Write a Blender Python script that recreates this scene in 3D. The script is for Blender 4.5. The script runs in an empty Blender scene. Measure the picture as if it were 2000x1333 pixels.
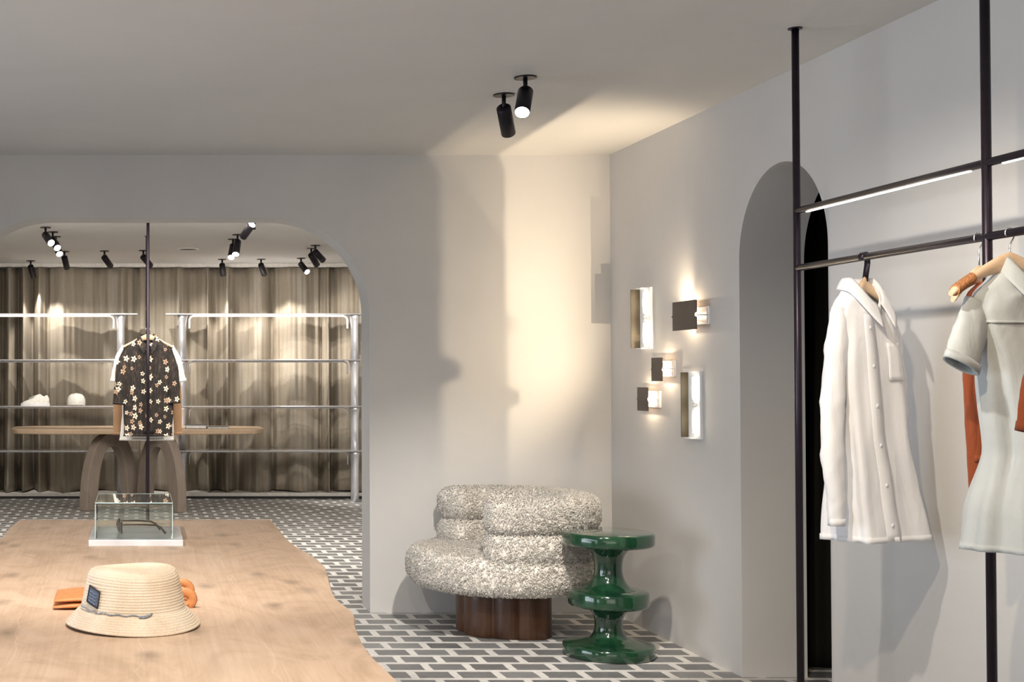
import bpy, bmesh, math, random
import numpy as np
from mathutils import Vector, Matrix
R = math.radians
SC = bpy.context.scene
COL = SC.collection
random.seed(4)

# ------------------------------------------------------------ camera
F = 2600.0; PITCH = R(1.0); PX = 270.0; HOR = 737.0; EYE = 1.30
PY = HOR - F * math.tan(PITCH)
cam = bpy.data.cameras.new('camera'); co = bpy.data.objects.new('camera', cam); COL.objects.link(co)
cam.sensor_width = 36; cam.lens = F / 2000 * 36
cam.shift_x = (1000 - PX) / 2000; cam.shift_y = (PY - 666.5) / 2000
co.location = (0, 0, EYE); co.rotation_euler = (R(90) + PITCH, 0, 0)
cam.clip_start = 0.05
SC.camera = co

# ------------------------------------------------------------ world, lights, exposure
SC.view_settings.view_transform = 'Standard'; SC.view_settings.look = 'None'
SC.view_settings.gamma = 1; SC.view_settings.use_curve_mapping = False
SC.view_settings.exposure = 0.45
w = bpy.data.worlds.new('world'); SC.world = w; w.use_nodes = True
w.node_tree.nodes['Background'].inputs[0].default_value = (0.86, 0.93, 1.0, 1)
w.node_tree.nodes['Background'].inputs[1].default_value = 0.35

def light(name, kind, loc, power, color, aim=None, **kw):
    l = bpy.data.lights.new(name, kind); l.energy = power; l.color = color
    o = bpy.data.objects.new(name, l); COL.objects.link(o); o.location = loc
    if aim is not None:
        o.rotation_euler = (Vector(aim) - Vector(loc)).to_track_quat('-Z', 'Y').to_euler()
    for k, v in kw.items(): setattr(l, k, v)
    return o
COOL = (0.80, 0.88, 1.0); WARM = (1.0, 0.80, 0.56); NEUT = (1.0, 0.93, 0.84)
# daylight through the shop front behind the camera
light('shopfront_daylight', 'AREA', (-0.6, -2.6, 0.8), 26, (1.0, .86, .68), (0.2, 5, 1.9), shape='RECTANGLE', size=5.2, size_y=1.9)
# daylight from the glazed left side of the shop
light('side_daylight', 'AREA', (-3.3, 3.4, 0.95), 46, COOL, (2.6, 3.7, 1.35), shape='RECTANGLE', size=5.0, size_y=1.8, spread=R(115))
# ceiling spots over the room, out of frame
for k, (p, a, e, sz, bl, c) in enumerate([
        ((0.2, 1.9, 2.45), (0.1, 3.3, 0.7), 132, 75, 0.7, NEUT),
        ((-0.5, 2.6, 2.45), (0.0, 4.6, 0.7), 132, 70, 0.7, NEUT),
        ((1.0, 3.0, 2.45), (2.35, 4.3, 1.1), 85, 60, 0.8, NEUT),
        ((0.9, 2.2, 2.45), (2.4, 3.5, 1.1), 85, 60, 0.8, WARM),
        ((1.3, 4.3, 2.45), (1.75, 6.65, 0.2), 235, 46, 0.8, NEUT)]):
    light('ceiling_spot', 'SPOT', p, e, c, a, spot_size=R(sz), spot_blend=bl, shadow_soft_size=0.03)
# back room: added area fill, besides the beams of its ceiling spots
light('back_room_fill', 'AREA', (0.2, 10.4, 2.5), 195, NEUT, (0.2, 11.2, 0.0), shape='RECTANGLE', size=4.5, size_y=3.0)

# ------------------------------------------------------------ helpers
def P(x, y, z=None, Y=None, X=None):
    """photo pixel -> world point on the plane z=, Y= or X="""
    d = Vector((x - PX, F * math.cos(PITCH) - (PY - y) * math.sin(PITCH), F * math.sin(PITCH) + (PY - y) * math.cos(PITCH)))
    if z is not None: t = (z - EYE) / d.z
    elif Y is not None: t = Y / d.y
    else: t = X / d.x
    return Vector((0, 0, EYE)) + d * t

def prop(o, label=None, cat=None, group=None, kind=None):
    if label: o['label'] = label
    if cat: o['category'] = cat
    if group: o['group'] = group
    if kind: o['kind'] = kind
    return o

def empty(name, loc, label, cat, group=None, rz=0):
    o = bpy.data.objects.new(name, None); COL.objects.link(o); o.location = loc
    o.rotation_euler = (0, 0, rz); o.empty_display_size = 0.05
    return prop(o, label, cat, group)

class MB:
    def __init__(s): s.v = []; s.f = []; s.sm = []
    def add(s, vs, fs, smooth=False):
        n = len(s.v); s.v += [tuple(p) for p in vs]; s.f += [tuple(i + n for i in f) for f in fs]; s.sm += [smooth] * len(fs)
    def box(s, c, d, rot=None):
        c = Vector(c); vs = []
        for sx in (-.5, .5):
            for sy in (-.5, .5):
                for sz in (-.5, .5):
                    p = Vector((sx * d[0], sy * d[1], sz * d[2]))
                    if rot is not None: p = rot @ p
                    vs.append(c + p)
        s.add(vs, [(0, 1, 3, 2), (4, 6, 7, 5), (0, 4, 5, 1), (2, 3, 7, 6), (0, 2, 6, 4), (1, 5, 7, 3)])
        return s
    def lathe(s, prof, n=48, c=(0, 0, 0), cap=True, smooth=True, axis=None):
        c = Vector(c); vs = []; fs = []
        q = axis.to_track_quat('Z', 'Y') if axis is not None else None
        for r, z in prof:
            for k in range(n):
                a = 2 * math.pi * k / n; p = Vector((r * math.cos(a), r * math.sin(a), z))
                if q is not None: p = q @ p
                vs.append(c + p)
        for i in range(len(prof) - 1):
            for k in range(n):
                k2 = (k + 1) % n; fs.append((i * n + k, i * n + k2, (i + 1) * n + k2, (i + 1) * n + k))
        s.add(vs, fs, smooth)
        if cap:
            m = len(s.v) - len(vs)
            s.f.append(tuple(m + k for k in reversed(range(n)))); s.sm.append(False)
            s.f.append(tuple(m + (len(prof) - 1) * n + k for k in range(n))); s.sm.append(False)
        return s
    def cyl(s, p0, p1, r, n=16, r1=None):
        p0 = Vector(p0); p1 = Vector(p1); ax = p1 - p0
        return s.lathe([(r, 0), (r if r1 is None else r1, ax.length)], n, p0, True, True, ax)
    def grid(s, pts, closed_u=False, closed_v=False, smooth=True, caps=False):
        nv = len(pts); nu = len(pts[0]); vs = [p for row in pts for p in row]; fs = []
        for j in range(nv if closed_v else nv - 1):
            for i in range(nu if closed_u else nu - 1):
                i2 = (i + 1) % nu; j2 = (j + 1) % nv
                fs.append((j * nu + i, j * nu + i2, j2 * nu + i2, j2 * nu + i))
        m = len(s.v); s.add(vs, fs, smooth)
        if caps:
            s.f.append(tuple(m + k for k in reversed(range(nu)))); s.sm.append(False)
            s.f.append(tuple(m + (nv - 1) * nu + k for k in range(nu))); s.sm.append(False)
        return s
    def tube(s, pts, r, n=10, caps=True, flat=1.0):
        pts = [Vector(p) for p in pts]; rows = []; N = len(pts)
        up = None
        for i, p in enumerate(pts):
            t = (pts[min(i + 1, N - 1)] - pts[max(i - 1, 0)]).normalized()
            if up is None:
                up = Vector((0, 0, 1)) if abs(t.z) < .9 else Vector((0, 1, 0))
            sd = t.cross(up).normalized(); up = sd.cross(t).normalized()
            rr = r(i / (N - 1)) if callable(r) else r
            rows.append([p + sd * rr * flat * math.cos(2 * math.pi * k / n) + up * rr * math.sin(2 * math.pi * k / n) for k in range(n)])
        return s.grid(rows, closed_u=True, caps=caps)
    def prism(s, poly, f0, f1):
        """poly 2-D points; f0/f1 map (a,b)->3-D"""
        n = len(poly); vs = [f0(*p) for p in poly] + [f1(*p) for p in poly]
        s.add(vs, [tuple(reversed(range(n))), tuple(range(n, 2 * n))] + [(i, (i + 1) % n, n + (i + 1) % n, n + i) for i in range(n)])
        return s
    def build(s, name, m, parent=None, bevel=0, sub=0, solid=0, wn=False):
        me = bpy.data.meshes.new(name); me.from_pydata([tuple(p) for p in s.v], [], s.f); me.update()
        bm = bmesh.new(); bm.from_mesh(me); bmesh.ops.recalc_face_normals(bm, faces=bm.faces); bm.to_mesh(me); bm.free()
        for p, q in zip(me.polygons, s.sm): p.use_smooth = q
        o = bpy.data.objects.new(name, me); COL.objects.link(o)
        me.materials.append(m)
        if parent is not None: o.parent = parent
        if solid:
            d = o.modifiers.new('solid', 'SOLIDIFY'); d.thickness = solid; d.offset = 0
        if bevel:
            d = o.modifiers.new('bevel', 'BEVEL'); d.width = bevel; d.segments = 2; d.limit_method = 'ANGLE'; d.angle_limit = R(40)
        if sub:
            d = o.modifiers.new('sub', 'SUBSURF'); d.levels = sub; d.render_levels = sub
        return o

def lerp(a, b, t): return a + (b - a) * t
def interp(tab, t):
    """tab: list of (t, v...) sorted; smooth interpolation"""
    if t <= tab[0][0]: return tab[0][1:]
    for a, b in zip(tab, tab[1:]):
        if t <= b[0]:
            k = (t - a[0]) / (b[0] - a[0]); k = k * k * (3 - 2 * k) * .5 + k * .5
            return tuple(lerp(p, q, k) for p, q in zip(a[1:], b[1:]))
    return tab[-1][1:]

# ------------------------------------------------------------ materials
class N:
    def __init__(s, name):
        s.m = bpy.data.materials.new(name); s.m.use_nodes = True; s.t = s.m.node_tree; s.b = s.t.nodes['Principled BSDF']
    def n(s, t, **kw):
        o = s.t.nodes.new(t)
        for k, v in kw.items(): setattr(o, k, v)
        return o
    def l(s, a, b): s.t.links.new(a, b)
    def val(s, x, sock):
        if isinstance(x, (int, float)): sock.default_value = x
        else: s.l(x, sock)
    def math(s, op, a, b=0.0, c=0.0):
        o = s.n('ShaderNodeMath', operation=op); s.val(a, o.inputs[0]); s.val(b, o.inputs[1])
        if op in ('MULTIPLY_ADD', 'WRAP'): s.val(c, o.inputs[2])
        return o.outputs[0]
    def coord(s, which='Object', scale=(1, 1, 1), rot=(0, 0, 0)):
        tc = s.n('ShaderNodeTexCoord'); mp = s.n('ShaderNodeMapping'); s.l(tc.outputs[which], mp.inputs[0])
        mp.inputs['Scale'].default_value = scale; mp.inputs['Rotation'].default_value = rot
        return mp.outputs[0]
    def noise(s, vec, scale, detail=4, rough=.5, dist=0):
        o = s.n('ShaderNodeTexNoise'); s.l(vec, o.inputs['Vector']); o.inputs['Scale'].default_value = scale
        o.inputs['Detail'].default_value = detail; o.inputs['Roughness'].default_value = rough; o.inputs['Distortion'].default_value = dist
        return o.outputs['Fac']
    def ramp(s, fac, stops):
        o = s.n('ShaderNodeValToRGB'); s.l(fac, o.inputs[0]); e = o.color_ramp.elements
        while len(e) < len(stops): e.new(.5)
        for k, (p, c) in enumerate(stops): e[k].position = p; e[k].color = (*c, 1) if len(c) == 3 else c
        return o.outputs[0]
    def mix(s, fac, a, b, mode='MIX'):
        o = s.n('ShaderNodeMix', data_type='RGBA', blend_type=mode)
        s.val(fac, o.inputs[0])
        for x, i in ((a, 6), (b, 7)):
            if isinstance(x, tuple): o.inputs[i].default_value = (*x, 1)
            else: s.l(x, o.inputs[i])
        return o.outputs[2]
    def bump(s, h, strength=.3, dist=.01):
        o = s.n('ShaderNodeBump'); o.inputs['Strength'].default_value = strength; o.inputs['Distance'].default_value = dist
        s.l(h, o.inputs['Height']); s.l(o.outputs[0], s.b.inputs['Normal'])
    def set(s, **kw):
        for k, v in kw.items():
            i = s.b.inputs[{'col': 'Base Color', 'rough': 'Roughness', 'metal': 'Metallic', 'ior': 'IOR', 'trans': 'Transmission Weight',
                            'coat': 'Coat Weight', 'sheen': 'Sheen Weight', 'emis': 'Emission Color', 'es': 'Emission Strength', 'spec': 'Specular IOR Level', 'sss': 'Subsurface Weight'}[k]]
            if isinstance(v, tuple): i.default_value = (*v, 1)
            elif isinstance(v, (int, float)): i.default_value = v
            else: s.l(v, i)
        return s

def plaster(name, c, amp=.06):
    m = N(name); v = m.coord()
    n1 = m.noise(v, 1.3, 5, .6, .4); n2 = m.noise(v, 60, 3, .6)
    d = tuple(x * (1 - amp) for x in c); u = tuple(min(1, x * (1 + amp)) for x in c)
    m.set(col=m.ramp(n1, [(.3, d), (.7, u)]), rough=.85, spec=.25)
    m.bump(n2, .12, .004); return m.m
def plain(name, c, rough=.5, metal=0, var=.1, scale=30, bump=0, **kw):
    m = N(name); v = m.coord(); n1 = m.noise(v, scale, 3)
    m.set(col=m.ramp(n1, [(.3, tuple(x * (1 - var) for x in c)), (.7, tuple(min(1, x * (1 + var)) for x in c))]), rough=rough, metal=metal, **kw)
    if bump: m.bump(n1, bump, .003)
    return m.m
def glow(name, c, s):
    m = N(name); m.set(col=(0.9, 0.9, 0.9), emis=c, es=s, rough=.4); return m.m
def fabric(name, c, wscale=900, var=.06, rough=.9, bump=.25, c2=None, stretch=(1, 1, 1), sheen=.2):
    m = N(name); v = m.coord(); big = m.noise(m.coord(scale=stretch), 9, 4, .6, .3); wv = m.noise(v, wscale, 2, .7)
    a = tuple(x * (1 - var) for x in c); b = c2 or tuple(min(1, x * (1 + var)) for x in c)
    m.set(col=m.mix(.12, m.ramp(big, [(.3, a), (.7, b)]), m.ramp(wv, [(.35, tuple(x * .6 for x in c)), (.65, tuple(min(1, x * 1.2) for x in c))])), rough=rough, sheen=sheen, spec=.2)
    fold = m.noise(m.coord(scale=(1, 1, .35)), 14, 3, .55, .6)
    s = m.math('ADD', m.math('MULTIPLY', fold, 1.0), m.math('MULTIPLY', wv, .06)); m.bump(s, bump, .02)
    return m.m

M = {}
M['wall'] = plaster('warm_grey_plaster', (.60, .585, .565), .035)
M['ceil'] = plaster('ceiling_plaster', (.63, .615, .59), .03)
M['black'] = plain('matt_black_metal', (.018, .015, .02), .42, .6)
M['rack'] = plain('dark_bronze_metal', (.032, .024, .034), .34, .7)
M['chrome'] = plain('brushed_chrome', (.78, .80, .84), .22, 1, .04)
M['alu'] = plain('satin_aluminium', (.80, .82, .88), .38, .75, .03)
M['white'] = plain('white_enamel', (.82, .82, .84), .45, 0, .03)
M['brown'] = plain('bronze_enamel', (.075, .058, .048), .5, .2, .12)
M['brownin'] = plain('warm_bronze_enamel', (.055, .040, .022), .5, .2, .12)
M['track'] = plain('pale_track', (.75, .72, .68), .5)
M['skirt'] = plain('black_skirting', (.01, .01, .01), .6)

def floor_mat():
    m = N('glazed_brick_tiles'); tc = m.n('ShaderNodeTexCoord'); sx = m.n('ShaderNodeSeparateXYZ'); m.l(tc.outputs['Object'], sx.inputs[0])
    PW, PH, J = .187, .1575, .036
    wob = m.noise(tc.outputs['Object'], 9, 2)
    row = m.math('DIVIDE', m.math('ADD', sx.outputs[1], .075), PH); ri = m.math('FLOOR', row); rf = m.math('SUBTRACT', row, ri)
    off = m.math('MULTIPLY', m.math('MODULO', m.math('ABSOLUTE', ri), 2), .5)
    u = m.math('ADD', m.math('DIVIDE', m.math('ADD', m.math('ADD', sx.outputs[0], .012), m.math('MULTIPLY', wob, .012)), PW), off)
    ui = m.math('FLOOR', u); uf = m.math('SUBTRACT', u, ui)
    def inside(t, p):
        a = m.math('ABSOLUTE', m.math('SUBTRACT', t, .5)); return m.math('MULTIPLY', m.math('SUBTRACT', .5 - J / p / 2, a), p)
    d = m.math('MINIMUM', inside(uf, PW), inside(rf, PH))
    d = m.math('ADD', d, m.math('MULTIPLY', m.math('SUBTRACT', m.noise(tc.outputs['Object'], 55, 2), .5), .004))
    mask = m.n('ShaderNodeMapRange'); m.l(d, mask.inputs[0]); mask.inputs[1].default_value = -.001; mask.inputs[2].default_value = .0015
    cb = m.n('ShaderNodeCombineXYZ'); m.l(ui, cb.inputs[0]); m.l(ri, cb.inputs[1])
    wn = m.n('ShaderNodeTexWhiteNoise'); m.l(cb.outputs[0], wn.inputs[0])
    tone = m.ramp(wn.outputs['Value'], [(0, (.12, .12, .122)), (.35, (.165, .167, .168)), (.7, (.21, .213, .215)), (1, (.31, .315, .32))])
    st = m.noise(m.coord(scale=(1, 2.5, 1)), 16, 4, .6, .8)
    tone = m.mix(.5, tone, m.ramp(st, [(.3, (.10, .10, .10)), (.7, (.26, .26, .265))]))
    grout = m.ramp(m.noise(tc.outputs['Object'], 30, 4), [(.3, (.60, .585, .56)), (.7, (.70, .685, .66))])
    rg = m.math('MULTIPLY_ADD', mask.outputs[0], -.42, .75)
    m.set(col=m.mix(mask.outputs[0], grout, tone), rough=m.math('ADD', rg, m.math('MULTIPLY', st, .12)))
    h = m.math('MULTIPLY_ADD', st, .25, mask.outputs[0]); m.bump(h, .35, .004)
    return m.m
M['floor'] = floor_mat()

def wood(name, c0, c1, c2, axis=(1, .12, 1), sc=7, rough=.5, coat=0, planks=None, knots=True):
    m = N(name); v = m.coord(scale=axis)
    g = m.noise(v, sc, 6, .6, 1.4); f = m.noise(m.coord(scale=tuple(a * (5 if a > .5 else .6) for a in axis)), sc * 5, 3, .6, .2)
    col = m.mix(.35, m.ramp(g, [(.25, c0), (.5, c1), (.72, c2)]), m.ramp(f, [(.3, c0), (.7, c2)]))
    if planks:
        tc = m.n('ShaderNodeTexCoord'); sx = m.n('ShaderNodeSeparateXYZ'); m.l(tc.outputs['Object'], sx.inputs[0])
        wv = m.noise(m.coord(scale=(.0, 1, 0)), 2.2, 3, .55)
        u = m.math('DIVIDE', m.math('ADD', sx.outputs[0], m.math('MULTIPLY', m.math('SUBTRACT', wv, .5), .13)), planks)
        fi = m.math('FLOOR', u); fr = m.math('ABSOLUTE', m.math('SUBTRACT', m.math('SUBTRACT', u, fi), .5))
        wn = m.n('ShaderNodeTexWhiteNoise', noise_dimensions='1D'); m.l(fi, wn.inputs['W'])
        col = m.mix(.8, col, m.ramp(wn.outputs['Value'], [(0, (.86, .81, .77)), (1, (1, 1, 1))]), 'MULTIPLY')
        seam = m.n('ShaderNodeMapRange'); m.l(fr, seam.inputs[0]); seam.inputs[1].default_value = .492; seam.inputs[2].default_value = .498
        col = m.mix(m.math('MULTIPLY', seam.outputs[0], .5), col, tuple(x * 1.12 for x in c2))
    sw = m.noise(m.coord(scale=tuple(a if a > .5 else a * 3 for a in axis)), 4.5, 5, .62, 2.2)
    col = m.mix(.35, col, m.ramp(sw, [(.36, tuple(x * .8 for x in c0)), (.5, c1), (.62, c2)]))
    gr = m.noise(m.coord(scale=tuple(a * (9 if a > .5 else 1.2) for a in axis)), 9, 5, .65, .5)
    col = m.mix(.13, col, m.ramp(gr, [(.34, tuple(x * .72 for x in c0)), (.58, c2)]))
    if knots:
        kn = m.n('ShaderNodeTexVoronoi', voronoi_dimensions='2D'); m.l(m.coord(scale=tuple(a * 1.0 if a > .5 else .45 for a in axis)), kn.inputs['Vector']); kn.inputs['Scale'].default_value = 4.6
        wk = m.noise(m.coord(), 24, 3)
        kd = m.math('ADD', kn.outputs['Distance'], m.math('MULTIPLY', m.math('SUBTRACT', wk, .5), .12))
        kr = m.n('ShaderNodeMapRange'); m.l(kd, kr.inputs[0]); kr.inputs[1].default_value = .15; kr.inputs[2].default_value = .0
        col = m.mix(m.math('MULTIPLY', kr.outputs[0], .75), col, tuple(x * .42 for x in c1))
    m.set(col=col, rough=rough, coat=coat); m.bump(f, .08, .002)
    return m.m
M['oak'] = wood('pale_oak', (.50, .335, .215), (.68, .485, .34), (.76, .575, .43), planks=.27, rough=.5, axis=(1, .2, 1), sc=5)
M['oakback'] = wood('oak_slab', (.44, .31, .20), (.55, .40, .27), (.63, .48, .34), axis=(.12, 1, 1), rough=.5, knots=False)
M['greywood'] = wood('greyed_oak', (.19, .15, .125), (.26, .21, .175), (.33, .27, .225), axis=(1, 1, .15), rough=.6, knots=False)
M['walnut'] = wood('dark_walnut', (.022, .009, .005), (.075, .030, .014), (.15, .066, .030), axis=(1, 1, .1), sc=11, rough=.38, knots=False)
M['beech'] = wood('beech_wood', (.62, .42, .25), (.72, .51, .33), (.78, .58, .40), axis=(.2, 1, 1), sc=20, rough=.45, knots=False)

def green_mat():
    m = N('green_lacquer'); v = m.coord(scale=(1, 1, .5)); n = m.noise(v, 14, 5, .6, .4)
    m.set(col=m.ramp(n, [(.3, (.004, .026, .014)), (.7, (.014, .062, .026))]), rough=.12, coat=.9); return m.m
M['green'] = green_mat()
def fur_mat():
    m = N('cream_boucle'); v = m.coord(); n = m.noise(v, 120, 2, .6)
    m.set(col=m.ramp(n, [(.36, (.70, .63, .55)), (.58, (.93, .89, .83))]), rough=.95, sheen=.3, spec=.1); return m.m  # darker noise tone paints crevice shade in among the tufts
M['fur'] = fur_mat()
def curtain_mat(name, a, b, c):
    m = N(name); v = m.coord(scale=(1, 1, .08)); n = m.noise(v, 5, 4, .6); wv = m.noise(m.coord(scale=(1, 1, .25)), 260, 2)
    n2 = m.noise(m.coord(scale=(1, 1, .05)), 26, 3, .6)
    col = m.mix(.4, m.ramp(n, [(.3, a), (.5, b), (.7, c)]), m.ramp(n2, [(.35, a), (.65, c)]))
    m.set(col=m.mix(.25, col, m.ramp(wv, [(.3, tuple(x * .6 for x in b)), (.7, tuple(x * 1.3 for x in b))])), rough=.95, spec=.1); m.bump(wv, .2, .004); return m.m
M['linen'] = curtain_mat('taupe_linen', (.23, .19, .14), (.35, .30, .235), (.42, .40, .36))  # tan-to-grey streaks paint in the hue shifts light makes across the folds
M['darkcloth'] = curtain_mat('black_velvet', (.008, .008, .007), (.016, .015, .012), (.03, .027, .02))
M['glass'] = None
def glass_mat():
    m = N('clear_glass'); n = m.noise(m.coord(), 3, 1)
    m.set(col=m.ramp(n, [(0, (.88, .97, .96)), (1, (.92, .985, .98))]), rough=.01, trans=1.0, ior=1.45); return m.m
M['glass'] = glass_mat()
M['shelfglass'] = plain('pale_shelf_metal', (.66, .66, .68), .25, .9, .04)
M['marble'] = plain('pale_marble', (.70, .70, .72), .2, 0, .12, 9)
M['shirtw'] = fabric('white_cotton', (.83, .83, .84), 1200, .02, bump=.35)
M['shirtg'] = fabric('pale_grey_linen', (.47, .50, .50), 700, .05, bump=.3)
M['rust'] = fabric('rust_knit', (.26, .062, .022), 500, .15, bump=.4, stretch=(4, 4, .2))
M['tan'] = fabric('tan_canvas', (.36, .215, .12), 700, .08)
M['offw'] = fabric('off_white_cotton', (.74, .73, .70), 800, .04)
M['leather'] = plain('orange_leather', (.58, .235, .085), .5, 0, .1, 60, .2)
M['button'] = plain('grey_button', (.25, .25, .27), .3)
M['rattan'] = plain('rattan_wrap', (.42, .18, .07), .6, 0, .35, 220, .5)
M['labelm'] = plain('slate_patch', (.07, .085, .12), .7, 0, .5, 400)
M['cord'] = plain('grey_cord', (.24, .26, .29), .8, 0, .5, 300)
M['lens_on'] = glow('lit_lens', (1, .95, .86), 9)
M['lens_off'] = plain('dark_lens', (.03, .03, .03), .2)
M['led'] = glow('led_strip', (1, .96, .9), 7)
M['bulb'] = glow('warm_bulb', (1, .80, .50), 60)
M['tubelamp'] = glow('warm_tube', (1, .90, .66), 14)
M['books'] = plain('grey_book_cloth', (.12, .125, .13), .7)
M['paper'] = plain('white_paper', (.72, .72, .70), .7)
M['sneaker'] = plain('white_leather', (.80, .79, .74), .5)
M['eyewear'] = plain('dark_acetate', (.035, .018, .012), .25, .1)
def straw_mat():
    m = N('raffia_straw'); tc = m.n('ShaderNodeTexCoord'); sx = m.n('ShaderNodeSeparateXYZ'); m.l(tc.outputs['Object'], sx.inputs[0])
    ang = m.math('ARCTAN2', sx.outputs[1], sx.outputs[0])
    cb = m.n('ShaderNodeCombineXYZ'); m.l(m.math('MULTIPLY', ang, 18), cb.inputs[0]); m.l(m.math('MULTIPLY', sx.outputs[2], 330), cb.inputs[1])
    st = m.noise(cb.outputs[0], 1.6, 3, .6)
    n = m.noise(m.coord(), 14, 3)
    m.set(col=m.mix(.55, m.ramp(st, [(.3, (.52, .35, .22)), (.62, (.80, .68, .52))]), m.ramp(n, [(.35, (.68, .53, .39)), (.65, (.83, .73, .59))])), rough=.75, spec=.2)
    m.bump(st, .5, .003); return m.m
M['straw'] = straw_mat()
def floral_mat():
    m = N('floral_print'); tc = m.n('ShaderNodeTexCoord'); sx = m.n('ShaderNodeSeparateXYZ'); m.l(tc.outputs['Object'], sx.inputs[0])
    wob = m.noise(tc.outputs['Object'], 12, 2)
    cb = m.n('ShaderNodeCombineXYZ'); m.l(m.math('MULTIPLY', m.math('ADD', sx.outputs[0], m.math('MULTIPLY', wob, .03)), 15), cb.inputs[0]); m.l(m.math('MULTIPLY', sx.outputs[2], 13), cb.inputs[1])
    base = m.ramp(m.noise(m.coord(scale=(3, 3, .8)), 24, 4, .6, .8), [(.45, (.008, .006, .005)), (.60, (.035, .022, .016)), (.72, (.12, .08, .05))])
    col = base
    for seed, R0, c in ((0, .31, (.74, .62, .50)), (7.3, .27, (.45, .30, .20))):
        v = m.n('ShaderNodeVectorMath', operation='ADD'); m.l(cb.outputs[0], v.inputs[0]); v.inputs[1].default_value = (seed, seed * 1.7, 0)
        vo = m.n('ShaderNodeTexVoronoi', voronoi_dimensions='2D'); m.l(v.outputs[0], vo.inputs['Vector']); vo.inputs['Scale'].default_value = 1; vo.inputs['Randomness'].default_value = .75
        sub = m.n('ShaderNodeVectorMath', operation='SUBTRACT'); m.l(v.outputs[0], sub.inputs[0]); m.l(vo.outputs['Position'], sub.inputs[1])
        s2 = m.n('ShaderNodeSeparateXYZ'); m.l(sub.outputs[0], s2.inputs[0])
        ang = m.math('ARCTAN2', s2.outputs[1], s2.outputs[0])
        pet = m.math('MULTIPLY_ADD', m.math('COSINE', m.math('MULTIPLY', ang, 5)), .24, .76)
        sc = m.n('ShaderNodeSeparateColor'); m.l(vo.outputs['Color'], sc.inputs[0])
        rad = m.math('MULTIPLY', pet, m.math('MULTIPLY_ADD', sc.outputs[1], .14, R0 - .07))
        r = vo.outputs['Distance']
        on = m.math('MULTIPLY', m.math('LESS_THAN', r, rad), m.math('GREATER_THAN', sc.outputs[0], .55))
        core = m.math('GREATER_THAN', r, .07)
        on = m.math('MULTIPLY', on, core)
        col = m.mix(on, col, c)
    m.set(col=col, rough=.8); return m.m
M['floral'] = floral_mat()

# ------------------------------------------------------------ structure
ZC = 2.532; YB = 7.36; TB = .26; XR = 2.614; TR = .282; YEND = 14.75
def struct(o): o['kind'] = 'structure'; return o
struct(MB().box((0.6, 6.0, -.05), (9.6, 18.4, .1)).build('floor', M['floor']))
struct(MB().box((0.6, 6.0, ZC + .05), (9.6, 18.4, .1)).build('ceiling', M['ceil']))
def arc(cx, cz, r, a0, a1, n=24): return [(cx + r * math.cos(lerp(a0, a1, k / n)), cz + r * math.sin(lerp(a0, a1, k / n))) for k in range(n + 1)]
XL, XA, ZA, RA = -1.02, P(722, 900, Y=YB).x, P(400, 425, Y=YB).z, .53
poly = [(-3.6, 0), (XL, 0)] + arc(XL + RA, ZA - RA, RA, math.pi, math.pi / 2) + arc(XA - RA, ZA - RA, RA, math.pi / 2, 0) + [(XA, 0), (4.2, 0), (4.2, ZC), (-3.6, ZC)]
struct(MB().prism(poly, lambda a, b: (a, YB, b), lambda a, b: (a, YB + TB, b)).build('wall_back', M['wall']))
YD1 = P(1450, 1317, X=XR).y; YD0 = P(1621, 900, X=XR).y; RD = (YD1 - YD0) / 2; ZD = P(1530, 315, X=XR).z
poly = [(-2.9, 0), (YD0, 0)] + arc((YD0 + YD1) / 2, ZD - RD, RD, math.pi, 0, 40) + [(YD1, 0), (YB, 0), (YB, ZC), (-2.9, ZC)]
struct(MB().prism(poly, lambda a, b: (XR, a, b), lambda a, b: (XR + TR, a, b)).build('wall_right', M['wall']))
struct(MB().box((-3.5, 6.1, ZC / 2), (.1, 17.7, ZC)).build('wall_left', M['wall']))
struct(MB().box((.4, YEND + .05, ZC / 2), (8.0, .1, ZC)).build('wall_far', M['wall']))
struct(MB().box((3.3, (YB + TB + YEND) / 2, ZC / 2), (.1, YEND - YB - TB, ZC)).build('wall_back_room_right', M['wall']))
struct(MB().box((4.15, 5.5, ZC / 2), (.1, 3.7, ZC)).build('wall_passage', M['wall']))
struct(MB().box((3.5, 3.7, ZC / 2), (1.2, .1, ZC)).build('wall_passage_end', M['wall']))
struct(MB().box((.0, 14.42, ZC - .02), (6.5, .1, .04)).build('trim_1', M['track'], bevel=.004))
struct(MB().box((.0, 14.50, .03), (6.5, .45, .06)).build('trim_2', M['track']))
struct(MB().box((.0, 14.26, .012), (6.5, .03, .024)).build('trim_3', M['skirt']))

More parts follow.
